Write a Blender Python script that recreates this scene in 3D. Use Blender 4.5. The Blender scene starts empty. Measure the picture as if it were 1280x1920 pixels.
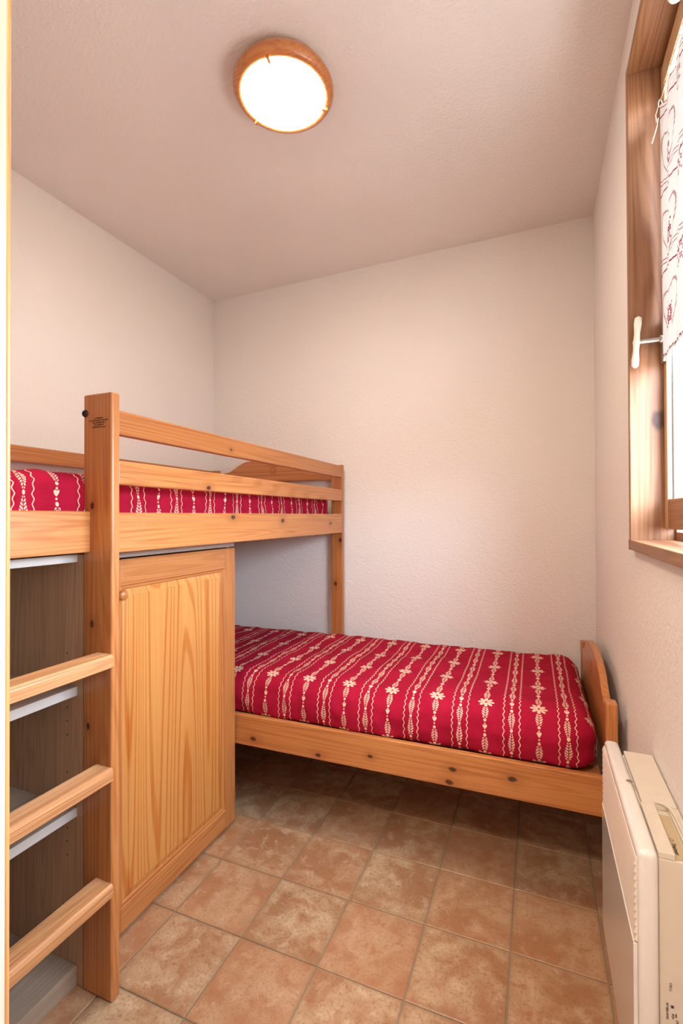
import bpy, bmesh, math, random
from mathutils import Vector, Matrix, noise
random.seed(7)
PI = math.pi
S = bpy.context.scene
COL = S.collection

# ---------------------------------------------------------------- camera
CAM = Vector((0.7966, -0.9325, 1.2087))
YAW, PITCH, ROLL, FPX = math.radians(22.238), math.radians(0.461), math.radians(-0.196), 898.5
F = Vector((-math.sin(YAW)*math.cos(PITCH), math.cos(YAW)*math.cos(PITCH), math.sin(PITCH)))
R = Vector((math.cos(YAW), math.sin(YAW), 0))
U = R.cross(F)
R2 = R*math.cos(ROLL) + U*math.sin(ROLL)
U2 = -R*math.sin(ROLL) + U*math.cos(ROLL)
cd = bpy.data.cameras.new('camera'); cam = bpy.data.objects.new('camera', cd); COL.objects.link(cam)
m = Matrix((R2, U2, -F)).transposed().to_4x4(); m.translation = CAM
cam.matrix_world = m
cd.sensor_fit = 'HORIZONTAL'; cd.sensor_width = 24.0; cd.lens = 24.0*FPX/1280.0; cd.clip_start = 0.02
S.camera = cam

# ---------------------------------------------------------------- world, light, exposure
w = bpy.data.worlds.new('sky'); S.world = w; w.use_nodes = True
bg = w.node_tree.nodes['Background']
bg.inputs[1].default_value = 21.0
wt = w.node_tree                                   # overcast sky above darker ground
wc = wt.nodes.new('ShaderNodeTexCoord'); wx = wt.nodes.new('ShaderNodeSeparateXYZ'); wr = wt.nodes.new('ShaderNodeMapRange')
wr.interpolation_type = 'SMOOTHSTEP'; wr.inputs[1].default_value = -0.06; wr.inputs[2].default_value = 0.22
wm = wt.nodes.new('ShaderNodeMix'); wm.data_type = 'RGBA'
wm.inputs[6].default_value = (0.20, 0.20, 0.195, 1); wm.inputs[7].default_value = (0.78, 0.92, 1.10, 1)
wt.links.new(wc.outputs['Generated'], wx.inputs[0]); wt.links.new(wx.outputs[2], wr.inputs[0])
wt.links.new(wr.outputs[0], wm.inputs[0]); wt.links.new(wm.outputs[2], bg.inputs[0])
LAMP_W = 38.0
HALL_FILL_W = 62.0  # strength of the added fill light in the hall
pl = bpy.data.lights.new('window_portal', 'AREA'); pl.shape = 'RECTANGLE'; pl.size = 1.32; pl.size_y = 0.94
pl.cycles.is_portal = True
po = bpy.data.objects.new('window_portal', pl); COL.objects.link(po)
po.location = (1.298, 0.10, 1.76); po.rotation_euler = (0, PI/2, 0)
S.view_settings.view_transform = 'Standard'; S.view_settings.look = 'None'
S.view_settings.gamma = 1.0; S.view_settings.use_curve_mapping = False
S.view_settings.exposure = 1.25

# ---------------------------------------------------------------- node helpers
class NT:
    def __init__(s, name):
        s.m = bpy.data.materials.new(name); s.m.use_nodes = True
        s.t = s.m.node_tree; s.b = s.t.nodes['Principled BSDF']; s.out = s.t.nodes['Material Output']
    def n(s, ty, **kw):
        nd = s.t.nodes.new(ty)
        for k, v in kw.items(): setattr(nd, k, v)
        return nd
    def l(s, a, b): s.t.links.new(a, b)
    def put(s, sock, v):
        if isinstance(v, X): v = v.o
        if hasattr(v, 'is_output'): s.l(v, sock)
        else: sock.default_value = v
    def math(s, op, *a, clamp=False):
        nd = s.n('ShaderNodeMath', operation=op); nd.use_clamp = clamp
        for i, v in enumerate(a): s.put(nd.inputs[i], v)
        return X(s, nd.outputs[0])
    def coord(s, kind='Object'):
        return s.n('ShaderNodeTexCoord').outputs[kind]
    def scaled(s, vec, sc, off=None):
        nd = s.n('ShaderNodeMapping'); s.l(vec, nd.inputs[0]); nd.inputs['Scale'].default_value = sc
        if off is not None: s.put(nd.inputs['Location'], off)
        return nd.outputs[0]
    def xyz(s, vec):
        nd = s.n('ShaderNodeSeparateXYZ'); s.l(vec, nd.inputs[0]); return [X(s, o) for o in nd.outputs]
    def noise(s, vec, scale, detail=2, rough=0.5, dist=0.0):
        nd = s.n('ShaderNodeTexNoise'); s.l(vec, nd.inputs['Vector'])
        nd.inputs['Scale'].default_value = scale; nd.inputs['Detail'].default_value = detail
        nd.inputs['Roughness'].default_value = rough; nd.inputs['Distortion'].default_value = dist
        return X(s, nd.outputs[0])
    def mix(s, f, a, b, mode='MIX'):
        nd = s.n('ShaderNodeMix', data_type='RGBA', blend_type=mode)
        s.put(nd.inputs[0], f)
        for sk, v in ((nd.inputs[6], a), (nd.inputs[7], b)):
            if isinstance(v, tuple): sk.default_value = (*v[:3], 1)
            else: s.put(sk, v)
        return nd.outputs[2]
    def smooth(s, v, lo, hi):
        nd = s.n('ShaderNodeMapRange', interpolation_type='SMOOTHSTEP'); s.put(nd.inputs[0], v)
        nd.inputs[1].default_value = lo; nd.inputs[2].default_value = hi
        return X(s, nd.outputs[0])
    def bump(s, h, strength, dist=0.001):
        nd = s.n('ShaderNodeBump'); s.put(nd.inputs['Height'], h)
        nd.inputs['Strength'].default_value = strength; nd.inputs['Distance'].default_value = dist
        s.l(nd.outputs[0], s.b.inputs['Normal'])
    def rnd(s): return X(s, s.n('ShaderNodeObjectInfo').outputs['Random'])
class X:
    def __init__(s, nt, o): s.nt, s.o = nt, o
    def __add__(s, b): return s.nt.math('ADD', s, b)
    __radd__ = __add__
    def __sub__(s, b): return s.nt.math('SUBTRACT', s, b)
    def __rsub__(s, b): return s.nt.math('SUBTRACT', b, s)
    def __mul__(s, b): return s.nt.math('MULTIPLY', s, b)
    __rmul__ = __mul__
    def __truediv__(s, b): return s.nt.math('DIVIDE', s, b)
    def abs(s): return s.nt.math('ABSOLUTE', s)
    def sin(s): return s.nt.math('SINE', s)
    def cos(s): return s.nt.math('COSINE', s)
    def lt(s, b): return s.nt.math('LESS_THAN', s, b)
    def gt(s, b): return s.nt.math('GREATER_THAN', s, b)
    def mx(s, b): return s.nt.math('MAXIMUM', s, b)
    def mn(s, b): return s.nt.math('MINIMUM', s, b)
    def sqrt(s): return s.nt.math('SQRT', s)
    def wrap(s, p):           # signed distance to the nearest multiple of p
        return s.nt.math('WRAP', s, p/2, -p/2)
    def frac(s): return s.nt.math('FRACT', s)

def simple(name, col, rough=0.5, metal=0.0, bump=None, coat=0.0):
    t = NT(name); t.b.inputs['Base Color'].default_value = (*col, 1)
    t.b.inputs['Roughness'].default_value = rough; t.b.inputs['Metallic'].default_value = metal
    t.b.inputs['Coat Weight'].default_value = coat
    c = t.coord()
    n = t.noise(c, 60, 3)
    t.l(t.mix(n, tuple(x*0.94 for x in col), tuple(min(1, x*1.04) for x in col)), t.b.inputs['Base Color'])
    if bump: t.bump(t.noise(c, bump[0], 3), bump[1], bump[2])
    return t.m

def plaster(name, col, lump=0.0035):
    t = NT(name); c = t.coord()
    big = t.noise(c, 1.6, 3)
    t.l(t.mix(t.smooth(big, 0.3, 0.75), col, tuple(x*0.965 for x in col)), t.b.inputs['Base Color'])
    t.b.inputs['Roughness'].default_value = 0.85
    t.b.inputs['Specular IOR Level'].default_value = 0.25
    n = t.noise(c, 95, 3, 0.5) + t.noise(c, 35, 2)*0.5
    t.bump(n, 0.7, lump)
    return t.m

PALE, DEEP = (0.57, 0.235, 0.072), (0.39, 0.125, 0.030)
def wood(name, axis='z', pale=PALE, deep=DEEP, knots=(), cathedral=False, rough=0.38, coat=0.25, fine=1.0, contrast=1.0):
    """varnished pine, grain along one object axis; knots = [((x,y,z), r)]"""
    t = NT(name); c = t.coord()
    k = 'xyz'.index(axis)
    x = t.rnd()
    off = t.n('ShaderNodeCombineXYZ'); t.put(off.inputs[0], x*7.3); t.put(off.inputs[1], x*13.1); t.put(off.inputs[2], x*5.7)
    def sc(a, b):
        v = [b, b, b]; v[k] = a; return tuple(v)
    low = t.noise(t.scaled(c, sc(0.9, 7), off.outputs[0]), 1.0, 2)
    line = t.noise(t.scaled(c, sc(2.0, 190*fine), off.outputs[0]), 1.0, 2, 0.6)
    if cathedral:
        ringn = t.noise(t.scaled(c, sc(0.42, 6.5), off.outputs[0]), 1.0, 0.6, 0.3)
        rg = ((ringn*150.0).sin()*0.5+0.5)
        ring = t.smooth(rg, 0.62, 1.0)*0.62
    else:
        ringn = t.noise(t.scaled(c, sc(0.55, 11), off.outputs[0]), 1.0, 1.0, 0.4)
        ring = t.smooth((ringn*130.0).sin()*0.5+0.5, 0.3, 1.0)*0.42
    f = (ring + t.smooth(line, 0.42, 0.66)*(0.22 if cathedral else 0.5) + t.smooth(low, 0.3, 0.8)*0.3)*contrast
    col = t.mix(t.math('MINIMUM', f, 1.0), pale, deep)
    col = t.mix((x-0.5)*0.22+0.11, col, tuple(d*0.8 for d in deep))
    if knots:
        sx, sy, sz = t.xyz(c); P = [sx, sy, sz]
        tot = None; halo = None
        wob = t.noise(c, 55, 2)*0.5
        for (kp, kr) in knots:
            ds = None
            for i in range(3):
                kk = (P[i]-kp[i])*(0.62 if i == k else 1.0)
                ds = kk*kk if ds is None else ds+kk*kk
            d = ds.sqrt()/(kr*1.2) + wob
            a = 1.0-t.smooth(d, 0.75, 1.35); h = 1.0-t.smooth(d, 0.9, 4.2)
            tot = a if tot is None else tot.mx(a); halo = h if halo is None else halo.mx(h)
        col = t.mix(halo*0.5, col, tuple(d*0.75 for d in deep))
        col = t.mix(tot*0.97, col, (0.055, 0.014, 0.005))
    t.l(col, t.b.inputs['Base Color'])
    t.b.inputs['Roughness'].default_value = rough
    t.b.inputs['Coat Weight'].default_value = coat; t.b.inputs['Coat Roughness'].default_value = 0.28
    t.bump(line, 0.12, 0.0006)
    return t.m

# ---------------------------------------------------------------- mesh helpers
def link(name, me, mat, parent=None):
    o = bpy.data.objects.new(name, me); COL.objects.link(o)
    if mat is not None and len(me.materials) == 0: me.materials.append(mat)
    if parent is not None: o.parent = parent
    return o
def done(name, bm, mat, parent=None, smooth=False):
    me = bpy.data.meshes.new(name); bmesh.ops.recalc_face_normals(bm, faces=bm.faces[:]); bm.to_mesh(me); bm.free()
    if smooth:
        for p in me.polygons: p.use_smooth = True
    return link(name, me, mat, parent)
def abox(bm, x0, x1, y0, y1, z0, z1, bev=0.0, seg=2, sel=None):
    vs = [bm.verts.new((x, y, z)) for x in (x0, x1) for y in (y0, y1) for z in (z0, z1)]
    q = [(0,1,3,2),(4,6,7,5),(0,4,5,1),(2,3,7,6),(0,2,6,4),(1,5,7,3)]
    fs = [bm.faces.new([vs[i] for i in f]) for f in q]
    if bev > 0:
        es = list({e for f in fs for e in f.edges})
        if sel: es = [e for e in es if sel((e.verts[0].co+e.verts[1].co)/2)]
        bmesh.ops.bevel(bm, geom=es, offset=bev, segments=seg, affect='EDGES', profile=0.5)
    return vs
def box(name, mat, parent, x0, x1, y0, y1, z0, z1, bev=0.002, seg=2, sel=None):
    bm = bmesh.new(); abox(bm, x0, x1, y0, y1, z0, z1, bev, seg, sel); return done(name, bm, mat, parent)
def prism(bm, pts, axis, a, b):
    """extrude closed 2D outline along axis; pts are the two other coordinates in order"""
    def P(p, t):
        if axis == 'x': return (t, p[0], p[1])
        if axis == 'y': return (p[0], t, p[1])
        return (p[0], p[1], t)
    A = [bm.verts.new(P(p, a)) for p in pts]; B = [bm.verts.new(P(p, b)) for p in pts]
    n = len(pts)
    fs = [bm.faces.new([A[i], A[(i+1)%n], B[(i+1)%n], B[i]]) for i in range(n)]
    fs += [bm.faces.new(A[::-1]), bm.faces.new(B)]
    return fs
def lathe(bm, prof, M=Matrix(), n=48):
    rings = []
    for r, z in prof:
        if r < 1e-6: rings.append([bm.verts.new(M @ Vector((0, 0, z)))])
        else: rings.append([bm.verts.new(M @ Vector((r*math.cos(2*PI*i/n), r*math.sin(2*PI*i/n), z))) for i in range(n)])
    for a, b in zip(rings, rings[1:]):
        for i in range(n):
            j = (i+1) % n
            if len(a) == 1 and len(b) == 1: continue
            if len(a) == 1: bm.faces.new([a[0], b[i], b[j]])
            elif len(b) == 1: bm.faces.new([a[i], b[0], a[j]])
            else: bm.faces.new([a[i], b[i], b[j], a[j]])
def tube(bm, pts, r, n=8):
    pts = [Vector(p) for p in pts]; rings = []
    for i, p in enumerate(pts):
        d = (pts[min(i+1, len(pts)-1)]-pts[max(i-1, 0)]).normalized()
        a = d.orthogonal().normalized() if i == 0 else (rings[-1][1]-d*rings[-1][1].dot(d)).normalized()
        b = d.cross(a); rr = r[i] if isinstance(r, (list, tuple)) else r
        rings.append(([bm.verts.new(p+a*math.cos(2*PI*k/n)*rr+b*math.sin(2*PI*k/n)*rr) for k in range(n)], a))
    for (A, _), (B, _) in zip(rings, rings[1:]):
        for k in range(n): bm.faces.new([A[k], A[(k+1)%n], B[(k+1)%n], B[k]])
    bm.faces.new(rings[0][0][::-1]); bm.faces.new(rings[-1][0])
def smooth_by_angle(o, deg=35):
    me = o.data
    for p in me.polygons: p.use_smooth = True
    me.set_sharp_from_angle(angle=math.radians(deg))
def empty(name, loc, rz=0.0):
    o = bpy.data.objects.new(name, None); COL.objects.link(o); o.location = loc; o.rotation_euler = (0, 0, rz)
    o.empty_display_size = 0.05; return o
def tag(o, label, cat, group=None):
    o['label'] = label; o['category'] = cat
    if group: o['group'] = group
    return o
def structure(o): o['kind'] = 'structure'; return o
def text_mesh(name, lines, org, ex, ey, size, mat, parent, widths=None, lead=1.35, align='CENTER', bold=0.0):
    """flat lettering; ex/ey = directions of the baseline and of the letters' up"""
    bm = bmesh.new(); org, ex, ey = Vector(org), Vector(ex), Vector(ey); nz = ex.cross(ey)
    for i, s in enumerate(lines):
        cu = bpy.data.curves.new('t', 'FONT'); cu.body = s; cu.size = size; cu.align_x = align; cu.resolution_u = 2; cu.offset = bold
        ob = bpy.data.objects.new('t', cu); COL.objects.link(ob)
        dg = bpy.context.evaluated_depsgraph_get(); me = bpy.data.meshes.new_from_object(ob.evaluated_get(dg))
        base = len(bm.verts)
        vs = [bm.verts.new(org+ex*v.co.x+ey*(v.co.y-i*size*lead)+nz*0.0004) for v in me.vertices]
        for p in me.polygons:
            try: bm.faces.new([vs[k] for k in p.vertices])
            except ValueError: pass
        COL.objects.unlink(ob); bpy.data.objects.remove(ob); bpy.data.curves.remove(cu); bpy.data.meshes.remove(me)
    me = bpy.data.meshes.new(name); bm.to_mesh(me); bm.free()
    return link(name, me, mat, parent)

# ---------------------------------------------------------------- materials
M_wall = plaster('wall_plaster', (0.83, 0.775, 0.725))
M_ceil = plaster('ceiling_plaster', (0.86, 0.815, 0.775), 0.0045)
M_post = wood('pine_post', 'z', knots=[((-0.256,-0.041,0.935),0.0065),((-0.269,-0.041,0.673),0.0055),((-0.255,-0.041,1.237),0.006)])
M_post2 = wood('pine_back_post', 'z', knots=[((-0.201,1.49,1.075),0.009),((-0.230,1.49,0.838),0.008)])
M_z = wood('pine_upright', 'z'); M_y = wood('pine_lengthwise', 'y'); M_x = wood('pine_crosswise', 'x')
M_board = wood('pine_side_board', 'y', knots=[((-0.19,0.478,1.205),0.0075),((-0.19,0.831,1.19),0.0085),((-0.19,1.33,1.17),0.007)])
M_rail = wood('pine_guard_rail', 'y', knots=[((-0.19,0.343,1.301),0.007),((-0.19,0.466,1.440),0.004)])
M_left = wood('pine_near_board', 'y', pale=(0.62,0.28,0.085), deep=(0.44,0.14,0.03))
M_tread = wood('pine_tread', 'y', pale=(0.64,0.33,0.14), deep=(0.38,0.14,0.045), rough=0.5, coat=0.1)
M_bedrail = wood('pine_bed_rail', 'x', knots=[((-1.214,0.0,0.337),0.0085),((-0.935,0.0,0.324),0.007),((-0.733,0.0,0.356),0.006),
                 ((-0.445,0.0,0.365),0.008),((-0.456,0.0,0.32),0.0085),((-0.258,0.0,0.37),0.0085)])
M_panel = wood('pine_door_panel', 'z', pale=(0.66, 0.32, 0.09), deep=(0.48, 0.14, 0.022), cathedral=True, contrast=1.0)
M_darkwood = wood('window_wood', 'z', pale=(0.36, 0.175, 0.08), deep=(0.22, 0.09, 0.038), knots=[((1.088,0.530,1.455),0.016)], rough=0.5, coat=0.1, fine=0.6)
M_darkwood_y = wood('window_wood_lengthwise', 'y', pale=(0.36,0.17,0.075), deep=(0.21,0.08,0.03), rough=0.5, coat=0.1)
M_sash = wood('sash_wood', 'z', pale=(0.58, 0.38, 0.21), deep=(0.44, 0.24, 0.11), rough=0.45)
M_jamb = wood('jamb_wood', 'z', pale=(0.76, 0.70, 0.62), deep=(0.66, 0.56, 0.44), rough=0.55, coat=0.1, contrast=0.7)
M_jambedge = wood('jamb_edge_wood', 'z', pale=(0.72,0.42,0.16), deep=(0.55,0.26,0.08), rough=0.5)
M_grey = wood('grey_laminate', 'z', pale=(0.54, 0.35, 0.22), deep=(0.38, 0.235, 0.14), rough=0.5, coat=0.0, contrast=0.9)
M_grey_y = wood('grey_laminate_shelf', 'y', pale=(0.42, 0.32, 0.235), deep=(0.29, 0.21, 0.145), rough=0.5, coat=0.0, contrast=0.9)
M_edge = simple('shelf_edging', (0.47, 0.43, 0.39), 0.45)
M_dark = simple('dark_bolt', (0.03, 0.022, 0.018), 0.4, 0.3)
M_ink = simple('stamp_ink', (0.055, 0.018, 0.008), 0.7)
M_black = simple('black_print', (0.045, 0.035, 0.028), 0.6)
M_carve = simple('carved_groove', (0.36, 0.115, 0.028), 0.6)
M_ring = wood('lamp_ring_wood', 'x', pale=(0.62, 0.24, 0.07), deep=(0.45, 0.14, 0.035), coat=0.5, rough=0.3)
M_heater = simple('heater_enamel', (0.76, 0.72, 0.67), 0.16, 0.0, (300, 0.05, 0.0004), 0.4)
M_heater2 = simple('heater_back_enamel', (0.66, 0.58, 0.475), 0.45)
M_grille = simple('heater_grille_enamel', (0.78, 0.68, 0.58), 0.4)
M_steel = simple('brushed_steel', (0.45, 0.42, 0.38), 0.35, 0.9)
M_cream = simple('handle_cream_enamel', (0.80, 0.76, 0.66), 0.25, 0.0, None, 0.4)
M_cord = simple('cotton_cord', (0.66, 0.56, 0.42), 0.8)
M_ball = simple('white_ceramic', (0.80, 0.86, 0.80), 0.3)
M_frost = simple('grey_rubber', (0.05, 0.05, 0.055), 0.6)
M_mattwhite = simple('mattress_ticking', (0.75, 0.72, 0.68), 0.9)

def floor_mat():
    t = NT('floor_tile_vinyl'); c = t.coord()
    oi = t.n('ShaderNodeObjectInfo'); va = t.n('ShaderNodeVectorMath', operation='ADD')
    vs = t.n('ShaderNodeVectorMath', operation='SCALE'); t.l(oi.outputs['Location'], vs.inputs[0]); vs.inputs['Scale'].default_value = 5.31
    t.l(c, va.inputs[0]); t.l(vs.outputs[0], va.inputs[1]); v = va.outputs[0]
    r = t.rnd()
    n1 = t.noise(v, 7, 3, 0.6, 0.6); n2 = t.noise(v, 22, 4, 0.65, 0.4); n3 = t.noise(v, 120, 3, 0.7); n4 = t.noise(v, 400, 2, 0.6)
    col = t.mix(t.smooth(n1, 0.36, 0.64), (0.47, 0.325, 0.19), (0.33, 0.168, 0.082))
    col = t.mix(t.smooth(n2, 0.50, 0.70)*0.85, col, (0.33, 0.135, 0.06))
    col = t.mix(t.smooth(n2, 0.48, 0.30)*0.6, col, (0.58, 0.43, 0.295))
    col = t.mix(t.smooth(n3, 0.50, 0.66)*0.55, col, (0.20, 0.095, 0.05))
    col = t.mix(t.smooth(n4, 0.6, 0.75)*0.25, col, (0.16, 0.08, 0.045))
    sx, sy, sz = t.xyz(c)                       # printed dark worn rim round each tile
    e = (sx.abs()).mx(sy.abs()) + (n3-0.5)*0.012
    col = t.mix(t.smooth(e, 0.104, 0.119)*0.5, col, (0.30, 0.18, 0.095))
    col = t.mix((r-0.3)*0.55, col, (0.43, 0.19, 0.09))
    t.l(col, t.b.inputs['Base Color'])
    t.put(t.b.inputs['Roughness'], t.smooth(n2, 0.2, 0.8)*0.12+0.28)
    t.b.inputs['Specular IOR Level'].default_value = 0.45
    t.bump(n3+n2*0.7, 0.25, 0.0012)
    return t.m
M_tile = floor_mat()
M_grout = simple('floor_joint', (0.28, 0.215, 0.14), 0.7, 0, (200, 0.3, 0.001))

def fabric():
    P, Q = 0.165, 0.197
    t = NT('red_folk_fabric')
    uv = t.xyz(t.coord('UV')); u, v = uv[0], uv[1]
    u = u - 0.072
    v = v - 0.049
    a = u.wrap(P); b = (u-P/2).wrap(P); w_ = v.wrap(Q).abs(); wv = (v+Q/2).wrap(Q)
    def heart(x, y, s):
        xa = x.abs(); yy = y-xa*0.75+0.0*s
        return (xa*xa+yy*yy).lt(s*s)
    def chain(x, wv_, ww, sprig_from=0.024):
        xa = x.abs()
        k = ((ww-xa*-0.9)*(1/0.0092)).frac()                    # slanting leaves in pairs
        prof = (0.0108-(ww-0.043).abs()*0.20)
        sp = k.lt(0.62)*ww.gt(sprig_from)*ww.lt(0.064)*xa.lt(prof)*xa.gt(0.0012)
        y1 = ww-0.0725; bud = ((x*x)*(1/0.0046**2)+(y1*y1)*(1/0.0056**2)).lt(1.0)
        hh = heart(x, wv_, 0.0072)
        y2 = ww-0.0855; dot = ((x*x)*(1/0.0030**2)+(y2*y2)*(1/0.0030**2)).lt(1.0)
        return sp.mx(bud).mx(hh).mx(dot)
    ca = chain(a, wv, w_)
    # eight petalled rosette
    fx = a*0.80; r = (fx*fx+w_*w_).sqrt(); th = t.math('ARCTAN2', w_, fx)
    pet = (th*4.0).cos().abs()
    rad = t.math('POWER', pet, 0.45)*0.0215
    hole = r.gt(0.0035)
    slit = t.math('POWER', pet, 1.0).lt(0.985).mx(r.gt(0.013))
    fl = r.lt(rad)*hole*slit
    # second column: chain between two wavering lines
    wb = (v+Q/2).wrap(Q).abs(); wbv = v.wrap(Q)
    cb = chain(b, wbv, wb, 0.0085).mx(((b*b)*(1/0.0042**2)+(wb*wb)*(1/0.0060**2)).lt(1.0))
    bl = b.abs()-0.0245-(v*(2*PI/0.024)).sin()*0.0022
    wl = bl.abs().lt(0.0013)
    mask = ca.mx(fl).mx(cb).mx(wl)
    c = t.coord()
    weave = t.noise(c, 420, 2, 0.7); soft = t.noise(c, 9, 3)
    red = t.mix(t.smooth(soft, 0.3, 0.7), (0.345, 0.007, 0.030), (0.29, 0.005, 0.023))
    red = t.mix(t.smooth(weave, 0.45, 0.75)*0.25, red, (0.50, 0.03, 0.05))
    crm = t.mix(t.smooth(weave, 0.4, 0.8)*0.5, (0.72, 0.50, 0.36), (0.60, 0.30, 0.22))
    t.l(t.mix(mask, red, crm), t.b.inputs['Base Color'])
    t.b.inputs['Roughness'].default_value = 0.9
    t.b.inputs['Sheen Weight'].default_value = 0.0
    t.b.inputs['Specular IOR Level'].default_value = 0.08
    t.bump(weave, 0.25, 0.0006)
    return t.m
M_fabric = fabric()

def curtain_mat():
    t = NT('embroidered_voile')
    uv = t.xyz(t.coord('UV')); y, z = uv[0], uv[1]
    Pz, Py = 0.2005, 0.19
    hy = (y-0.435).wrap(Py); hz = (z-2.098).wrap(Pz)
    def heartd(x, yy, s):
        xa = x.abs(); q = yy-xa*0.92+0.010
        return (xa*xa+q*q).sqrt()/s
    d = heartd(hy, hz, 0.056)
    dash = ((hy+hz*0.7)*150.0).frac().lt(0.62)
    out = (d-1.0).abs().lt(0.042)*dash
    g = 0.0065
    def snap(s): return t.math('FLOOR', s*(1/g))+0.5
    cy, cz = snap(hy), snap(hz+0.004)
    cell = ((hy*(1/g)).frac()-0.5).abs().lt(0.42)*(((hz+0.004)*(1/g)).frac()-0.5).abs().lt(0.42)
    star = (((cy.abs()-cz.abs()).abs()).lt(0.7)*cy.abs().lt(4.2)).mx((cy.abs()+cz.abs()).lt(4.6)*(cy.abs()+cz.abs()).gt(2.6))*cell
    hy2 = (y-0.435-Py/2).wrap(Py); hz2 = (z-2.098-Pz/2).wrap(Pz)
    cy2, cz2 = snap(hy2), snap(hz2)
    cell2 = ((hy2*(1/g)).frac()-0.5).abs().lt(0.36)*((hz2*(1/g)).frac()-0.5).abs().lt(0.36)
    star2 = ((cy2.abs()+cz2.abs()).lt(4.6)*(cy2.abs()+cz2.abs()).gt(3.3)).mx(((cy2.abs()-cz2.abs()).abs()).lt(0.7)*cy2.abs().lt(4.2))*cell2
    wob = ((y*38.0).sin())*0.006
    l1 = ((z-2.015+wob).wrap(Pz)).abs().lt(0.0019)
    l2 = ((z-2.052-wob).wrap(Pz)).abs().lt(0.0011).mx(((z-2.042-wob).wrap(Pz)).abs().lt(0.0011))
    hem = ((z-1.611).abs().lt(0.0022))*((y*90.0).frac().lt(0.7))
    inside = z.gt(1.606)
    m_ = out.mx(star).mx(star2).mx(l1).mx(l2)*z.gt(1.66)
    m_ = m_.mx(hem)*inside
    wv = t.noise(t.coord(), 500, 2)
    wh = t.mix(wv, (0.80, 0.80, 0.78), (0.72, 0.73, 0.72))
    col = t.mix(m_, wh, (0.30, 0.012, 0.05))
    t.l(col, t.b.inputs['Base Color']); t.b.inputs['Roughness'].default_value = 0.9
    tr = t.n('ShaderNodeBsdfTranslucent'); t.l(col, tr.inputs[0])
    mx = t.n('ShaderNodeMixShader'); mx.inputs[0].default_value = 0.15
    t.l(t.b.outputs[0], mx.inputs[1]); t.l(tr.outputs[0], mx.inputs[2]); t.l(mx.outputs[0], t.out.inputs[0])
    return t.m
M_curtain = curtain_mat()

def glass_mat():
    t = NT('window_glass'); tb = t.n('ShaderNodeBsdfTransparent'); gl = t.n('ShaderNodeBsdfGlossy'); gl.inputs['Roughness'].default_value = 0.02
    fr = t.n('ShaderNodeFresnel'); bf = t.n('ShaderNodeNewGeometry')
    t.put(fr.inputs[0], 1.5-X(t, bf.outputs['Backfacing'])*0.83333)     # thin pane: no inner total reflection
    mx = t.n('ShaderNodeMixShader'); t.l(fr.outputs[0], mx.inputs[0]); t.l(tb.outputs[0], mx.inputs[1]); t.l(gl.outputs[0], mx.inputs[2])
    t.l(mx.outputs[0], t.out.inputs[0]); return t.m
M_glass = glass_mat()
def lamp_glass():
    t = NT('lit_opal_glass'); t.b.inputs['Base Color'].default_value = (0.9, 0.85, 0.78, 1)
    t.b.inputs['Emission Color'].default_value = (1.0, 0.86, 0.71, 1); t.b.inputs['Emission Strength'].default_value = LAMP_W
    return t.m
M_lamp = lamp_glass()

# ================================================================ the setting
XL, XR, H, YF = -1.10, 1.038, 2.57, -0.66
def yb(x): return 1.568-(x-XL)*0.060/2.13          # the back wall is a little out of square
def slab(name, mat, x0, x1, y0, y1, z0, z1): return structure(box(name, mat, None, x0, x1, y0, y1, z0, z1, 0))
slab('wall_left', M_wall, XL-0.1, XL, -2.0, 1.9, -0.05, H+0.1)
bm = bmesh.new()
vs = [bm.verts.new(p) for p in [(XL-.1, yb(XL-.1), -.05), (XR+.25, yb(XR+.25), -.05), (XR+.25, 1.8, -.05), (XL-.1, 1.8, -.05)]]
vt = [bm.verts.new((v.co.x, v.co.y, H+0.1)) for v in vs]
for i in range(4): bm.faces.new([vs[i], vs[(i+1)%4], vt[(i+1)%4], vt[i]])
bm.faces.new(vs[::-1]); bm.faces.new(vt)
structure(done('wall_back', bm, M_wall))
slab('ceiling', M_ceil, XL-0.1, XR+0.25, -2.0, 1.9, H, H+0.12)
# right wall with the window opening
WY0, WY1, WZ0, WZ1 = -0.35, 0.552, 1.117, 2.40
bm = bmesh.new()
abox(bm, XR, XR+0.25, -2.0, WY0, -0.05, H+0.1); abox(bm, XR, XR+0.25, WY1, 1.9, -0.05, H+0.1)
abox(bm, XR, XR+0.25, WY0, WY1, -0.05, WZ0); abox(bm, XR, XR+0.25, WY0, WY1, WZ1, H+0.1)
structure(done('wall_right', bm, M_wall))
# front wall with the doorway the picture is taken through, and the hall beyond
DX0 = 0.36
bm = bmesh.new()
abox(bm, XL, DX0-0.02, YF-0.10, YF, -0.05, H+0.05); abox(bm, DX0-0.02, XR, YF-0.10, YF, 2.07, H+0.05)
structure(done('wall_front', bm, M_wall))
slab('wall_hall', M_wall, XL-0.1, XR+0.25, -2.1, -2.0, -0.05, H+0.1)
d1 = structure(empty('door_1', (DX0, YF-0.05, 0)))
def L(o, *a): return a
box('jamb', M_jamb, d1, -0.02, 0.0188,-0.065, 0.0465, 0.0, 2.05, 0.0005)
box('stop_edge', M_jambedge, d1, -0.02, 0.0195, 0.0465, 0.0500, 0.0, 2.05, 0.001)
box('lintel', M_jamb, d1, -0.02, 0.67, -0.065, 0.05, 2.05, 2.07, 0.002)

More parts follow.
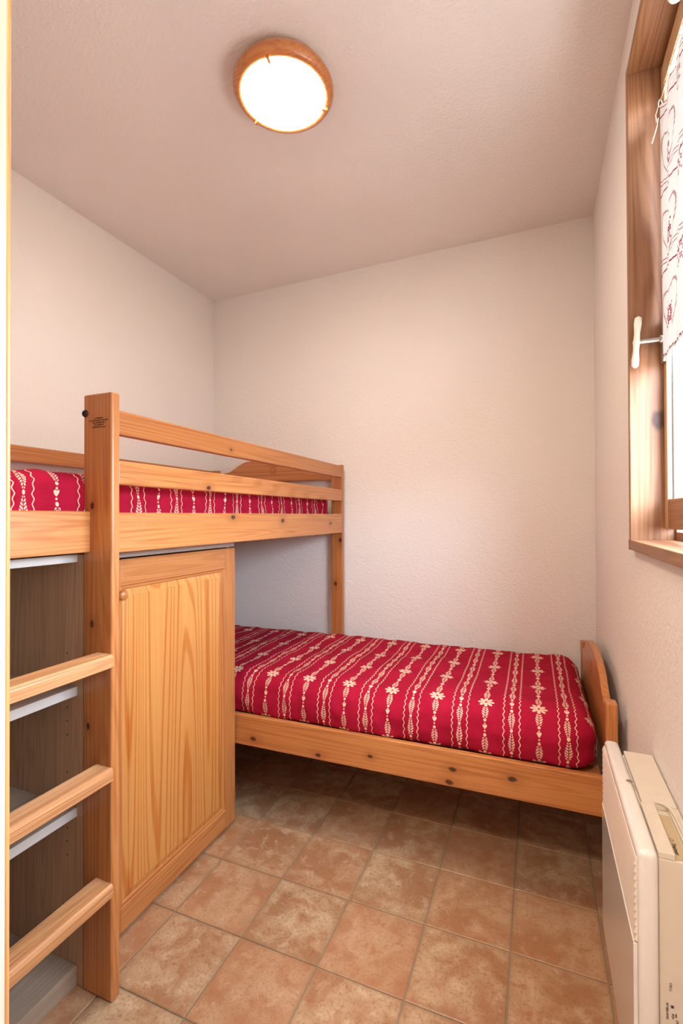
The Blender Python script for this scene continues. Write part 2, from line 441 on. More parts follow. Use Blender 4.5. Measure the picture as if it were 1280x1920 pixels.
# floor of tiles laid on a bed
fl = structure(box('floor', M_grout, None, XL-0.1, XR+0.25, -2.1, 1.9, -0.08, -0.0035, 0))
T = 0.24; tile_cache = {}
def tile_mesh(hx0, hx1, hy0, hy1):
    key = tuple(round(a, 4) for a in (hx0, hx1, hy0, hy1))
    if key in tile_cache: return tile_cache[key]
    bm = bmesh.new(); g = 0.0016; c = 0.0022
    x0, x1, y0, y1 = hx0+g, hx1-g, hy0+g, hy1-g
    def ring(i, z, w=0.0): return [bm.verts.new(p) for p in ((x0+i, y0+i, z), (x1-i, y0+i, z), (x1-i, y1-i, z), (x0+i, y1-i, z))]
    r0, r1, r2 = ring(0, -0.0035), ring(0, -0.0016), ring(c, 0.0)
    for A, B in ((r0, r1), (r1, r2)):
        for i in range(4): bm.faces.new([A[i], A[(i+1)%4], B[(i+1)%4], B[i]])
    bm.faces.new(r2); bm.faces.new(r0[::-1])
    me = bpy.data.meshes.new('tile'); bm.to_mesh(me); bm.free(); me.materials.append(M_tile)
    tile_cache[key] = me; return me
for i in range(-5, 5):
    for j in range(-8, 7):
        cx, cy = (i+0.5)*T, (j+0.5)*T
        yl = yb(cx)-0.003
        hx0, hx1 = max(-T/2, XL+0.002-cx), min(T/2, XR-0.002-cx)
        hy0, hy1 = max(-T/2, -1.999-cy), min(T/2, min(yb(cx-T/2), yb(cx+T/2))-0.004-cy)
        if hx1-hx0 < 0.02 or hy1-hy0 < 0.02: continue
        o = bpy.data.objects.new('tile', tile_mesh(hx0, hx1, hy0, hy1)); COL.objects.link(o); o.parent = fl
        o.location = (cx, cy, 0)

# ================================================================ window
w1 = structure(empty('window_1', (XR, 0.10, WZ0)))
def wbox(name, mat, x0, x1, y0, y1, z0, z1, bev=0.002, parent=w1, **k):
    """world coordinates -> window-local"""
    par = parent
    bm = bmesh.new(); abox(bm, x0, x1, y0, y1, z0, z1, bev, **k)
    o = done(name, bm, mat, par)
    if par is w1: o.matrix_parent_inverse = Matrix.Translation(-Vector((XR, 0.10, WZ0)))
    return o
FX = 1.024
wbox('lining', M_darkwood, FX, 1.134, WY1-0.022, WY1, WZ0, WZ1)
wbox('lining', M_darkwood, FX, 1.134, WY0, WY0+0.022, WZ0, WZ1)
wbox('head_board', M_darkwood_y, FX, 1.134, WY0+0.022, WY1-0.022, WZ1-0.022, WZ1)
wbox('sill_board', M_darkwood_y, FX-0.002, 1.134, WY0+0.022, WY1-0.022, WZ0, WZ0+0.026)
wbox('sill_board', M_darkwood_y, FX-0.002, XR+0.02, WY1-0.022, WY1+0.001, WZ0-0.001, WZ0+0.026)
# fixed frame
a0, a1, b0, b1 = WY0+0.022, WY1-0.022, WZ0+0.026, WZ1-0.022
bm = bmesh.new()
for q in ((a1-0.012, a1, b0, b1), (a0, a0+0.012, b0, b1)): abox(bm, 1.1235, 1.134,q[0], q[1], q[2], q[3], 0.0015)
abox(bm, 1.1235, 1.134,a0+0.012, a1-0.012, b1-0.02, b1, 0.0015); abox(bm, 1.1235, 1.134,a0+0.012, a1-0.012, b0, b0+0.022, 0.0015)
o = done('fixed_frame', bm, M_darkwood, w1); o.matrix_parent_inverse = Matrix.Translation(-Vector((XR, .10, WZ0)))
# sash
s0, s1, t0, t1 = a0+0.004, a1-0.004, b0+0.030, b1-0.012
sw = 0.030
bm = bmesh.new()
for q in ((s1-sw, s1), (s0, s0+sw)): abox(bm, 1.100, 1.123, q[0], q[1], t0, t1, 0.003)
sash = done('sash', bm, M_sash, w1); sash.matrix_parent_inverse = Matrix.Translation(-Vector((XR, .10, WZ0)))
def sbox(name, mat, *a, **k):
    bm = bmesh.new(); abox(bm, *a, **k); return done(name, bm, mat, sash)
sbox('bottom_rail', M_darkwood_y, 1.100, 1.123, s0+sw, s1-sw, t0, t0+0.075, bev=0.003)
sbox('top_rail', M_sash, 1.100, 1.123, s0+sw, s1-sw, t1-0.06, t1, bev=0.003)
sbox('glazing_seal', M_frost, 1.112, 1.1155, s1-sw-0.004, s1-sw+0.001, t0+0.075, t1-0.06, bev=0)
sbox('glass', M_glass, 1.1155, 1.1185, s0+sw-0.003, s1-sw+0.003, t0+0.072, t1-0.057, bev=0)
# handle on the sash stile
bm = bmesh.new(); hy, hz = 0.508, 1.657
abox(bm, 1.093, 1.100, hy-0.010, hy+0.013, hz-0.060, hz+0.055, 0.003)
done('handle_plate', bm, M_steel, sash)
bm = bmesh.new(); lathe(bm, [(0, -0.052), (0.0065, -0.052), (0.0065, -0.006), (0.011, -0.005), (0.011, 0.0), (0, 0)], Matrix.Translation((1.0935, hy, hz)) @ Matrix.Rotation(PI/2, 4, 'Y'), 20)
smooth_by_angle(done('handle_spindle', bm, M_steel, sash))
bm = bmesh.new(); tube(bm, [(1.0375+0.004*s, hy-0.002*s, hz+0.066*s) for s in [-1, -.93, -.7, -.35, -.12, 0, .12, .35, .7, .93, 1]],
     [.003, .0082, .0092, .0070, .0075, .0092, .0075, .0070, .0092, .0082, .003], 16)
o = done('handle_grip', bm, M_cream, sash); smooth_by_angle(o, 60); o['label'] = 'cream enamel handle grip'

wpl = box('wall_plate', simple('plate_paint', (0.80, 0.74, 0.68), 0.5), None, XR-0.0022, XR+0.001, 0.566, 0.602, 1.183, 1.240, 0.0008)
tag(wpl, 'tiny blank cream plate on the wall beside the lower window corner', 'wall plate')

# ================================================================ curtain (hung on the sash)
def make_curtain():
    bm = bmesh.new(); uvl = bm.loops.layers.uv.new('UVMap')
    ny, nz = 120, 60; y0, y1, z0, z1 = -0.285, 0.500, 1.604, 2.250
    G = []
    for i in range(ny+1):
        row = []
        for j in range(nz+1):
            y = y0+(y1-y0)*i/ny; z = z0+(z1-z0)*j/nz
            s = j/nz
            amp = 0.0042*(0.55+0.45*s)
            x = 1.0952+amp*0.75*math.sin(y*2*PI/0.088+0.6*math.sin(z*7))+0.0012*math.sin(y*2*PI/0.03+z*9)
            zz = z-0.016*s*s*s*(0.5-0.5*math.cos(2*PI*(y-y1)/0.10))       # dips between the ties
            if j == 0: zz += 0.003*math.sin(y*2*PI/0.016)
            yy = y+(0.006*math.sin(z*11) if i == ny else 0)
            row.append((bm.verts.new((x, yy, zz)), (y, z)))
        G.append(row)
    for i in range(ny):
        for j in range(nz):
            q = [G[i][j], G[i+1][j], G[i+1][j+1], G[i][j+1]]
            f = bm.faces.new([a for a, _ in q]); f.smooth = True
            for lp, (_, uvc) in zip(f.loops, q): lp[uvl].uv = uvc
    me = bpy.data.meshes.new('panel'); bm.to_mesh(me); bm.free()
    root = empty('cafe_curtain', (1.0865, 0.12, 1.602)); inv = Matrix.Translation(-Vector((1.0865, 0.12, 1.602)))
    tag(root, 'white cafe curtain with red embroidered hearts hanging over the window glass', 'curtain')
    o = link('panel', me, M_curtain, root); o.matrix_parent_inverse = inv
    sd = o.modifiers.new('thick', 'SOLIDIFY'); sd.thickness = 0.0007
    bm = bmesh.new(); tube(bm, [(1.092, -0.30, 2.262), (1.092, 0.45, 2.262), (1.092, 0.508, 2.262)], 0.0014, 10)
    o = done('hanging_wire', bm, M_steel, root); o.matrix_parent_inverse = inv; smooth_by_angle(o)
    for k in range(9):
        y = 0.500-0.1*k if k else 0.497
        bm = bmesh.new()
        tube(bm, [(1.092+0.004*math.cos(t), y+0.002*math.sin(2*t), 2.256+0.009*math.sin(t)) for t in [2*PI*q/14 for q in range(15)]], 0.0009, 6)
        o = done('cord_loop', bm, M_cord, root); o.matrix_parent_inverse = inv
    bm = bmesh.new()                                              # knotted loose end on the near hem
    tube(bm, [(1.088, .498, 2.250), (1.084, .507, 2.236), (1.085, .505, 2.214), (1.088, .501, 2.222), (1.086, .503, 2.205)], 0.0011, 6)
    tube(bm, [(1.086, .503, 2.205), (1.082, .506, 2.19), (1.077, .506, 2.172), (1.074, .507, 2.164)], [.0013, .0015, .0018, .0023], 6)
    o = done('tie_end', bm, M_cord, root); o.matrix_parent_inverse = inv
make_curtain()
# white ball hanging in the head of the window
orn = empty('hanging_ball', (1.133, 0.300, 2.343)); tag(orn, 'small round white ball hanging at the top of the window recess', 'ornament')
bm = bmesh.new(); lathe(bm, [(0.017*math.sin(a), -0.017*math.cos(a)) for a in [PI*i/14 for i in range(15)]], Matrix.Translation((-0.05, 0, 0)), 24)
o = done('ball', bm, M_ball, orn, True)
bm = bmesh.new(); tube(bm, [(-0.05, 0, 0.016), (-0.05, 0, 0.033)], 0.001, 6); done('cord', bm, M_cord, orn)

# ================================================================ bunk bed
BK = empty('bunk_bed', (-0.19, -0.027, 0)); tag(BK, 'pine high bunk with ladder, guard rails and patterned headboard along the left wall', 'bed')
INV = Matrix.Translation(-Vector((-0.19, -0.027, 0)))
def kb(name, mat, x0, x1, y0, y1, z0, z1, bev=0.003, parent=None, **k):
    bm = bmesh.new(); abox(bm, x0, x1, y0, y1, z0, z1, bev, **k)
    o = done(name, bm, mat, parent or BK)
    if parent is None: o.matrix_parent_inverse = INV
    return o
PX0, PX1 = -0.287, -0.188
PO = kb('post', M_post, PX0, PX1, -0.041, -0.0145, 0, 1.523, 0.0055, seg=3)
kb('post', M_z, PX0, PX1, -0.400, -0.373, 0, 1.523, 0.0055, seg=3)
kb('post', M_post2, PX0+0.034, PX1, 1.488, 1.512, 0, 1.488, 0.003)
kb('post', M_z, -1.085, -1.00, 1.488, 1.512, 0, 1.488, 0.006)
kb('post', M_z, -1.085, -1.00, -0.400, -0.373, 0, 1.488, 0.006)
bm = bmesh.new(); lathe(bm, [(0, .003), (.0035, .003), (.004, .0055), (.0075, .005), (.0095, .002), (.0095, 0), (0, 0)], Matrix.Translation((-.2785, -.041, 1.474)) @ Matrix.Rotation(PI/2, 4, 'X'), 24)
o = done('bolt_cap', bm, M_dark, PO)
o = text_mesh('stamp', ['ATTENTION', 'LE COUCHAGE EN HAUTEUR', 'NE CONVIENT PAS', 'AUX ENFANTS', 'DE MOINS DE 6 ANS'], (-.232, -.041, 1.4575), (1, 0, 0), (0, 0, 1), 0.0050, M_ink, PO, lead=1.15, bold=0.00022)
kb('guard_rail', M_rail, -0.214, -0.1895, -0.0195, 1.492,1.418, 1.481, 0.004)
kb('guard_rail', M_rail, -0.214, -0.1895, -0.0195, 1.492,1.290, 1.352, 0.004)
kb('side_board', M_board, -0.216, -0.1900, -0.0195, 1.492,1.117, 1.219, 0.003)
kb('side_board', M_left, -0.286, -0.260, -0.373, -0.041, 1.118, 1.223, 0.003)
kb('side_board', M_y, -1.062, -1.038, -0.373, 1.488, 1.117, 1.219, 0.003)
kb('wall_rail', M_y, -1.062, -1.038, -0.373, 1.488, 1.421, 1.484, 0.004)
kb('slat_base', M_x, -1.038, -0.290, -0.36, 1.48, 1.135, 1.155, 0.002)
def head_outline(c, hw, zb, ze, zp, n=15):
    """panel edge: flat shoulders, S-curve up to a broad hump"""
    top = []
    for i in range(n*2+1):
        s = -1+i/n; a = abs(s)
        if a > 0.93: z = ze
        elif a > 0.42:
            q = (0.93-a)/0.51; z = ze+(zp-0.012-ze)*(0.5-0.5*math.cos(PI*q))
        else: z = zp-0.012+0.012*math.cos(a/0.42*PI/2)
        top.append((c+hw*s, z))
    return [(c-hw, zb)]+top+[(c+hw, zb)]
def rosette(parent, c, zc, plane, axis, rr=0.032):
    bm = bmesh.new()
    for k in range(16):
        a = 2*PI*k/16; w_ = 0.0022; r0, r1 = 0.007, rr*(1 if k % 2 == 0 else 0.84)
        pts = []
        for q in range(9):
            s = q/8; pts.append((r0+(r1-r0)*s, w_*math.sin(PI*s)))
        pts += [(p[0], -p[1]) for p in pts[-2:0:-1]]
        P = [(c+p[0]*math.cos(a)-p[1]*math.sin(a), zc+p[0]*math.sin(a)+p[1]*math.cos(a)) for p in pts]
        lo, hi = (plane-0.0006, plane)
        if k % 2 or True: prism(bm, P, axis, lo, hi)
    return done('carved_rosette', bm, M_carve, parent)
def headboard(name, parent, inv, c, hw, zb, ze, zp, axis, a, b, mat):
    bm = bmesh.new(); fs = prism(bm, head_outline(c, hw, zb, ze, zp), axis, a, b)
    caps = fs[-2:]; es = [e for f in caps for e in f.edges]
    bmesh.ops.bevel(bm, geom=es, offset=0.004, segments=2, affect='EDGES')
    o = done(name, bm, mat, parent); smooth_by_angle(o, 30)
    if inv is not None: o.matrix_parent_inverse = inv
    return o
hb = headboard('headboard', BK, INV, -0.6265, 0.3735, 1.408, 1.462, 1.545, 'y', 1.490, 1.510, M_x)
rosette(hb, -0.6235, 1.475, 1.490, 'y', 0.030)
kb('end_board', M_x, -1.00, PX0+.034, 1.492, 1.510, 1.117, 1.219)
headboard('footboard', BK, INV, -0.6435, 0.3565, 1.408, 1.462, 1.545, 'y', -0.397, -0.377, M_x)
kb('end_board', M_x, -1.00, PX0, -0.397, -0.377, 1.117, 1.219)
# ladder treads with ribbed tops
def tread(z1, x0, x1, ribbed):
    pts = [(x1-0.002, z1-0.033), (x1, z1-0.031), (x1, z1-0.009), (x1-0.002, z1-0.004), (x1-0.006, z1-0.0005)]
    n = 13; xs = x1-0.008; xe = x0+0.001
    for i in range(n):
        p = (xs-xe)/n; X0 = xs-i*p
        h = 0.0032 if ribbed else (0.0014 if i in (3,) else 0.0003)
        pts += [(X0-p*0.18, z1), (X0-p*0.50, z1), (X0-p*0.60, z1-h), (X0-p*0.92, z1-h)]
    pts += [(x0, z1-0.001), (x0, z1-0.031), (x0+0.002, z1-0.033)]
    bm = bmesh.new(); prism(bm, pts, 'y', -0.373, -0.0405)
    o = done('tread', bm, M_tread, BK); o.matrix_parent_inverse = INV
tread(0.866, -0.238, -0.181, False); tread(0.584, -0.240, -0.183, True); tread(0.298, -0.241, -0.183, True)

# ================================================================ mattresses
def mattress(name, parent, Lx, Wy, Hz, r, seed, uoff=0.0, bulge=0.006, rough=0.004, pillow=False, mat=None):
    """local frame: x 0..Lx, y 0..Wy, z 0..Hz; fabric uv wraps over the front edge and the ends"""
    bm = bmesh.new(); uvl = bm.loops.layers.uv.new('UVMap')
    nx, ny, nz = 150, 70, 14
    V = {}
    def pos(i, j, k):
        key = (i, j, k)
        if key in V: return V[key]
        x, y, z = Lx*i/nx, Wy*j/ny, Hz*k/nz
        # round the box
        cx, cy, cz = min(max(x, r), Lx-r), min(max(y, r), Wy-r), min(max(z, 0.03), Hz-r*0.75)
        rx = Vector(((x-cx)/r, (y-cy)/r, (z-cz)/(r*0.75 if z > cz else 0.03)))
        m_ = max(abs(rx.x), abs(rx.y), abs(rx.z))
        if m_ > 1e-6 and rx.length > 1e-6:
            d = rx.normalized()*m_
            x, y, z = cx+d.x*r, cy+d.y*r, cz+d.z*(r*0.75 if rx.z > 0 else 0.03)
        # fabric coordinates: arc over the edges
        rz = r*0.75
        def arc(s, s_lo, s_hi, zz):
            top = zz > Hz-rz
            if s < s_lo:
                if top: return s_lo-r*math.atan2(s_lo-s, max(1e-6, (zz-(Hz-rz))*r/rz))
                return s_lo-r*PI/2-(Hz-rz-zz)
            if s > s_hi:
                if top: return s_hi+r*math.atan2(s-s_hi, max(1e-6, (zz-(Hz-rz))*r/rz))
                return s_hi+r*PI/2+(Hz-rz-zz)
            return s
        vv = arc(y, r, Wy-r, z); uu = arc(x, r, Lx-r, z) if (x > Lx-r or x < r) and not (y < r*0.6) else x
        # belly and wrinkles
        sx = math.sin(PI*min(1, max(0, z/Hz)))
        p = Vector((x, y, z))
        n1 = noise.noise(Vector((x*5+seed, y*5, z*6))); n2 = noise.noise(Vector((x*17+seed, y*9, z*24))); n3 = noise.noise(Vector((x*40, y*26+seed, z*30)))
        side = 1 if (y < r or y > Wy-r) else 0
        wr = rough*(0.9*n1+0.5*n2*(1.0 if not side else 1.6)+0.22*n3)
        nrm = Vector((0, 0, 0))
        if y < r*1.01: nrm.y = -1
        if y > Wy-r*1.01: nrm.y = 1
        if x > Lx-r: nrm.x = 1
        if x < r: nrm.x = -1
        if z > Hz-rz: nrm.z = 1
        if nrm.length > 0: nrm.normalize()
        p += nrm*wr + Vector((0, nrm.y, 0))*bulge*sx
        v = (bm.verts.new(p), (uu+uoff, vv)); V[key] = v; return v
    def quad(a, b, c, d):
        vs = [pos(*a), pos(*b), pos(*c), pos(*d)]
        f = bm.faces.new([v for v, _ in vs]); f.smooth = True
        for lp, (_, uvc) in zip(f.loops, vs): lp[uvl].uv = uvc
    for i in range(nx):
        for j in range(ny):
            quad((i, j, nz), (i+1, j, nz), (i+1, j+1, nz), (i, j+1, nz)); quad((i, j, 0), (i, j+1, 0), (i+1, j+1, 0), (i+1, j, 0))
        for k in range(nz):
            quad((i, 0, k), (i+1, 0, k), (i+1, 0, k+1), (i, 0, k+1)); quad((i, ny, k), (i, ny, k+1), (i+1, ny, k+1), (i+1, ny, k))
    for j in range(ny):
        for k in range(nz):
            quad((0, j, k), (0, j, k+1), (0, j+1, k+1), (0, j+1, k)); quad((nx, j, k), (nx, j+1, k), (nx, j+1, k+1), (nx, j, k+1))
    me = bpy.data.meshes.new(name); bm.to_mesh(me); bm.free()
    return link(name, me, mat or M_fabric, parent)
um = mattress('bunk_mattress', None, 1.835, 0.735, 0.168, 0.045, 3.0, uoff=0.0, rough=0.010)
um.location = (-0.293, -0.352, 1.155); um.rotation_euler = (0, 0, PI/2-math.radians(1.0))
tag(um, 'mattress in red folk-patterned cover on the upper bunk', 'mattress')

# ================================================================ lower bed
TH = math.radians(0.55)
LB = empty('single_bed', (0.975, 0.690, 0), TH); tag(LB, 'low pine single bed along the back wall with arched headboard', 'bed')
def lb(name, mat, x0, x1, y0, y1, z0, z1, bev=0.003, **k):
    bm = bmesh.new(); abox(bm, x0, x1, y0, y1, z0, z1, bev, **k); return done(name, bm, mat, LB)
# bed rail texture knots are given in world position, shift them by using a material in local space
for n_ in M_bedrail.node_tree.nodes: pass
rail = lb('side_rail', M_bedrail, -1.955, 0.006, 0.0, 0.022, 0.306, 0.424)
lb('side_rail', M_x, -1.955, 0.006, 0.788, 0.810, 0.306, 0.424)
lb('slat_base', M_x, -1.95, 0.0, 0.022, 0.788, 0.385, 0.403, 0.002)
lb('post', M_z, 0.006, 0.038, -0.004, 0.040,0.0, 0.650, 0.006, seg=3)
lb('post', M_z, 0.006, 0.036, 0.770, 0.812,0.0, 0.642, 0.006, seg=3)
lb('post', M_z, -1.977, -1.955, -0.002, 0.045, 0.0, 0.50, 0.004); lb('post', M_z, -1.977, -1.955, 0.765, 0.812, 0.0, 0.50, 0.004)
lb('end_board', M_y, -1.975, -1.957, 0.045, 0.765, 0.306, 0.45)
bh = headboard('headboard', LB, None, 0.405, 0.365, 0.44, 0.618, 0.712, 'x', 0.010, 0.032, M_y)
rosette(bh, 0.405, 0.635,0.010,'x', 0.030)
lm = mattress('bed_mattress', None, 1.885, 0.774, 0.176, 0.085, 11.0, uoff=0.0, rough=0.010, bulge=0.013)
lm.location = (-0.925, 0.699, 0.404); lm.rotation_euler = (0, 0, TH)
tag(lm, 'mattress in red folk-patterned cover on the low bed', 'mattress')

# ================================================================ storage cabinet under the bunk
CB = empty('storage_cabinet', (-0.60, 0.05, 0)); tag(CB, 'grey laminate cabinet with open shelves and panelled pine door under the bunk', 'cabinet')
CI = Matrix.Translation(-Vector((-0.60, 0.05, 0)))
def cb(name, mat, x0, x1, y0, y1, z0, z1, bev=0.001, parent=None, **k):
    bm = bmesh.new(); abox(bm, x0, x1, y0, y1, z0, z1, bev, **k)
    o = done(name, bm, mat, parent or CB)
    if parent is None: o.matrix_parent_inverse = CI
    return o
KX0, KY0, KY1 = -0.90, -0.60, 0.664
dv = cb('side_panel', M_grey, KX0, -0.2925, -0.037, -0.019, 0, 1.111)
cb('side_panel', M_grey, KX0, -0.312, KY0, KY0+0.018, 0, 1.111)
cb('side_panel', M_grey, KX0, -0.338, KY1-0.018, KY1, 0.012, 1.090)
cb('back_panel', M_grey, KX0-0.006, KX0, KY0, KY1, 0, 1.111)
tp = cb('top_panel', M_grey_y, KX0, -0.318, -0.019, KY1, 1.090, 1.109)
cb('edging', M_edge, -0.318, -0.3165, -0.019, KY1, 1.090, 1.109, 0.0003, parent=tp)
def shelf(z0, z1, e):
    s = cb('shelf', M_grey_y, KX0, -0.3135, KY0+0.018, -0.037, z0, z1)
    if e: cb('edging', M_edge, -0.3135, -0.312, KY0+0.018, -0.037, z0, z1, 0.0003, parent=s)
shelf(1.091, 1.111, True); shelf(0.745, 0.768, True); shelf(0.433, 0.456, True)
cb('plinth', M_grey_y, KX0, -0.312, KY0+0.018, -0.037, 0, 0.050)
cb('bottom_panel', M_grey_y, KX0, -0.338, -0.019, KY1-0.018, 0.014, 0.032)
bm = bmesh.new()
for z in (.850, .709, .673, .637, .539, .394, .359, .324, .14, .178):
    lathe(bm, [(0, 0.0002), (0.0023, 0.0002), (0.0023, 0.0)], Matrix.Translation((-.349, -.037, z)) @ Matrix.Rotation(PI/2, 4, 'X'), 10)
o = done('shelf_pin_holes', bm, M_dark, dv); o['kind'] = 'stuff'
# door: frame, moulding, raised panel
DF, DB = -0.315, -0.336
dr = empty('door', (DF, 0.67, 0)); dr.parent = CB; dr.matrix_parent_inverse = CI
DI = Matrix.Translation(-Vector((DF, 0.67, 0)))
def db(name, mat, *a, bev=0.0022, **k):
    bm = bmesh.new(); abox(bm, *a, bev, **k); o = done(name, bm, mat, dr); o.matrix_parent_inverse = DI; return o
Y0, Y1, Z0, Z1 = 0.020, 0.668, 0.013, 1.085
YI0, YI1, ZI0, ZI1 = 0.108, 0.600, 0.083, 1.008
db('stile', M_z, DB, DF, YI1+0.005, Y1, Z0, Z1, seg=3); db('stile', M_z, DB, DF, Y0, YI0-0.002, Z0, Z1)
db('top_rail', M_y, DB, DF-0.0004, YI0-0.002, YI1+0.005, ZI1, Z1); db('bottom_rail', M_y, DB, DF-0.0004, YI0-0.002, YI1+0.005, Z0, ZI0)
def frame_ring(bm, y0, y1, z0, z1, x, y2, y3, z2, z3, xx):
    a = [bm.verts.new(p) for p in ((x, y0, z0), (x, y1, z0), (x, y1, z1), (x, y0, z1))]
    b = [bm.verts.new(p) for p in ((xx, y2, z2), (xx, y3, z2), (xx, y3, z3), (xx, y2, z3))]
    for i in range(4): bm.faces.new([a[i], a[(i+1)%4], b[(i+1)%4], b[i]]).material_index = i % 2
bm = bmesh.new(); st = [(0, DF-0.001), (0.002, DF-0.003), (0.008, DF-0.0035), (0.012, DF-0.008), (0.012, DF-0.011)]
for (i0, x0_), (i1, x1_) in zip(st, st[1:]):
    frame_ring(bm, YI0-.002+i0, YI1+.005-i0, ZI0+i0, ZI1-i0, x0_, YI0-.002+i1, YI1+.005-i1, ZI0+i1, ZI1-i1, x1_)
o = done('moulding', bm, M_y, dr); o.data.materials.append(M_z); o.matrix_parent_inverse = DI
bm = bmesh.new(); g0, g1, h0, h1 = YI0+.009, YI1-.006, ZI0+.011, ZI1-.011
frame_ring(bm, g0, g1, h0, h1, DF-0.011, g0+.001, g1-.001, h0+.001, h1-.001, DF-0.0095)
frame_ring(bm, g0+.001, g1-.001, h0+.001, h1-.001, DF-0.0095, g0+.020, g1-.020, h0+.020, h1-.020, DF-0.0048)
frame_ring(bm, g0+.020, g1-.020, h0+.020, h1-.020, DF-0.0048, g0+.0208, g1-.0208, h0+.0208, h1-.0208, DF-0.0036)
bm.faces.new([bm.verts.new(p) for p in ((DF-.0036, g0+.0208, h0+.0208), (DF-.0036, g1-.0208, h0+.0208), (DF-.0036, g1-.0208, h1-.0208), (DF-.0036, g0+.0208, h1-.0208))])
bmesh.ops.remove_doubles(bm, verts=bm.verts[:], dist=1e-6)
abox(bm, DB+.003, DF-.0125, g0-.01, g1+.01, h0-.01, h1+.01)
o = done('panel', bm, M_panel, dr); o.data.materials.append(M_panel); o.matrix_parent_inverse = DI
bm = bmesh.new(); lathe(bm, [(0, 0), (.006, 0), (.0065, .008), (.012, .013), (.0155, .019), (.0145, .025), (.009, .029), (0, .0305)], Matrix.Translation((DF-.001, .096, .985)) @ Matrix.Rotation(PI/2, 4, 'Y'), 28)
o = done('knob', bm, wood('knob_wood', 'x', pale=(0.55, 0.24, 0.07), deep=(0.40, 0.14, 0.03)), dr, True); o.matrix_parent_inverse = DI

# ================================================================ ceiling lamp
LP = empty('ceiling_lamp', (0.078, 0.365, H)); tag(LP, 'round ceiling lamp with lit opal glass in a wooden ring', 'lamp')
bm = bmesh.new()
lathe(bm, [(.127, -.058), (.130, -.0640), (.137, -.0655), (.148, -.060), (.1545, -.050), (.1535, -.038), (.145, -.023), (.130, -.008), (.118, -.001), (.10, -.001)], n=72)
smooth_by_angle(done('ring', bm, M_ring, LP), 40)
bm = bmesh.new(); lathe(bm, [(.1285, -.052), (.128, -.060), (.118, -.070), (.10, -.078), (.07, -.0855), (.035, -.089), (0, -.090)], n=72)
done('glass_dome', bm, M_lamp, LP, True)
for a in (-80, 40, 160):
    A = math.radians(a); bm = bmesh.new(); abox(bm, .121, .140, -.0045, .0045, -.0735, -.064, .001)
    bmesh.ops.rotate(bm, verts=bm.verts[:], matrix=Matrix.Rotation(A, 3, 'Z'))
    done('clip', bm, M_ring, LP)

# added fill light, unseen in the hall, brightens the room through the doorway
HFILL = empty('hall_fill_light', (0.55, -1.45, H)); tag(HFILL, 'added fill light, a round glowing dome unseen in the hall behind the doorway', 'lamp')
bm = bmesh.new(); lathe(bm, [(.15, 0), (.15, -.02), (.13, -.05), (.08, -.07), (0, -.078)], n=40)
thl = NT('hall_fill_glow'); thl.b.inputs['Emission Color'].default_value = (1.0, 0.88, 0.76, 1); thl.b.inputs['Emission Strength'].default_value = HALL_FILL_W
done('glass_dome', bm, thl.m, HFILL, True)

# ================================================================ heater
HT = empty('wall_heater', (0.985, 0.18, 0.19)); tag(HT, 'cream electric panel heater with louvred front on the wall below the window', 'heater')
HI = Matrix.Translation(-Vector((0.985, 0.18, 0.19)))
def hb_(name, mat, *a, bev=0.002, parent=None, **k):
    bm = bmesh.new(); abox(bm, *a, bev, **k); o = done(name, bm, mat, parent or HT)
    if parent is None: o.matrix_parent_inverse = HI
    return o
hx, h2 = 0.943, 0.974
cs = hb_('case', M_heater, hx, h2, -0.024, 0.398, 0.195, 0.662, bev=0.010, seg=4); smooth_by_angle(cs, 25)
g = 11; zt, zb_ = 0.646, 0.510
for i in range(g):
    za = zt-(zt-zb_)*i/g; zc = zt-(zt-zb_)*(i+1)/g
    bm = bmesh.new(); prism(bm, [(hx+.001, za), (hx-.0012, za), (hx-.0042, zc+.0030), (hx-.0042, zc+.0012), (hx+.001, zc+.0005)], 'y', -0.0195, 0.3935)
    o = done('louvre', bm, M_grille, HT); o.matrix_parent_inverse = HI
hb_('front_panel', M_heater, hx-0.0055, hx+0.0005, -0.0205, 0.3945, 0.215, 0.508, bev=0.0012)
hb_('groove', M_frost, hx-0.0035, hx+.001, -0.0175, -0.0165, 0.5085, 0.5105, bev=0)
hb_('back_box', M_heater2, h2+.001, XR-.001, -0.012, 0.352, 0.215, 0.6505, bev=0.002)
hb_('top_cover', M_heater2, h2+.004, XR-.003, 0.136, 0.350, 0.6505, 0.661, bev=0.0015)
hb_('top_cover', M_heater2, h2+.001, 0.9985, -0.012, 0.136, 0.6505, 0.661, bev=0.0015)
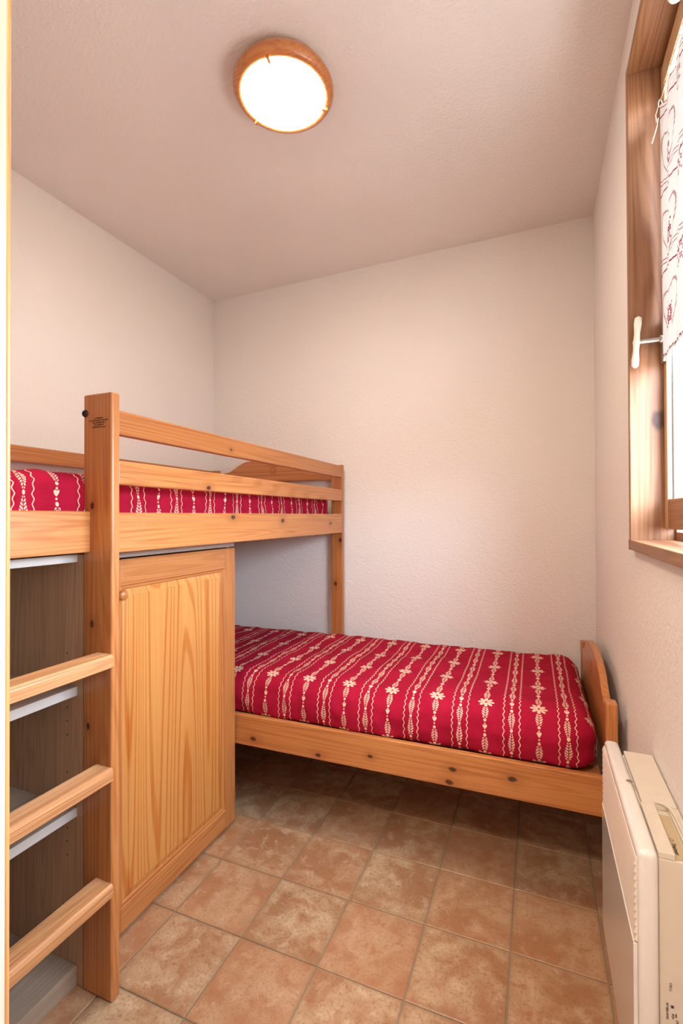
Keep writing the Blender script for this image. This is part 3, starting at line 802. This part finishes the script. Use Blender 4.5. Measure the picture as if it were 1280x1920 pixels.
hb_('top_cover', M_heater2, 1.0195, XR-.002, -0.012, 0.136, 0.6505, 0.659, bev=0.0015)
lab = hb_('label_plate', simple('old_label', (0.50, 0.38, 0.22), 0.6), 1.0, 1.018, -0.008, 0.120, 0.6505, 0.6515, bev=0)
text_mesh('lettering', ['Thermor'], (1.003, 0.020, 0.6515), (0, -1, 0), (1, 0, 0), 0.0085, M_black, lab, bold=0.0003)
bm = bmesh.new()
for q in range(20):
    a, b = 2*PI*q/20, 2*PI*(q+1)/20
    bm.faces.new([bm.verts.new((1.0045+r_*math.cos(t_), .044+r_*math.sin(t_), .6519)) for r_, t_ in ((.0040, a), (.0040, b), (.0031, b), (.0031, a))])
done('ring_mark', bm, M_black, lab)
bm = bmesh.new(); tube(bm, [(.9985, .139, .662), (1.006, .137, .664), (1.014, .131, .6645), (1.020, .121, .665), (1.0235, .100, .664), (1.0245, .05, .662), (1.0245, 0.0, .661), (1.0245, -0.012, .655)], 0.0022, 8)
o = done('cable', bm, M_heater2, HT, True); o.matrix_parent_inverse = HI
bm = bmesh.new(); lathe(bm, [(0, .0008), (.006, .0008), (.0068, 0.0)], Matrix.Translation((.968, .205, .662)), 20)
o = done('screw_cap', bm, M_steel, HT); o.matrix_parent_inverse = HI
for s_, x_, z_, sz in (('N° 00614720', 0.9838, 0.408, 0.0048), ('CAT C', 0.9888, 0.448, 0.0046), ('IP24', 0.9915, 0.402, 0.0046), ('230V~', 0.9975, 0.392, 0.0046)):
    t_ = text_mesh('rating_print', [s_], (x_, -0.0125, z_), (0, 0, -1), (1, 0, 0), sz, M_black, HT, bold=0.00012); t_.matrix_parent_inverse = HI
bm = bmesh.new(); abox(bm, 0.9968, 0.9982, -0.0127, -0.012, 0.401, 0.407); abox(bm, 0.9905, 0.9945, -0.0127, -0.012, 0.4145, 0.4185)
o = done('rating_symbols', bm, M_black, HT); o.matrix_parent_inverse = HI
for y_ in (0.06, 0.31): hb_('bracket', M_steel, 1.0, XR-.001, y_, y_+0.02, 0.20, 0.216, bev=0.0005)
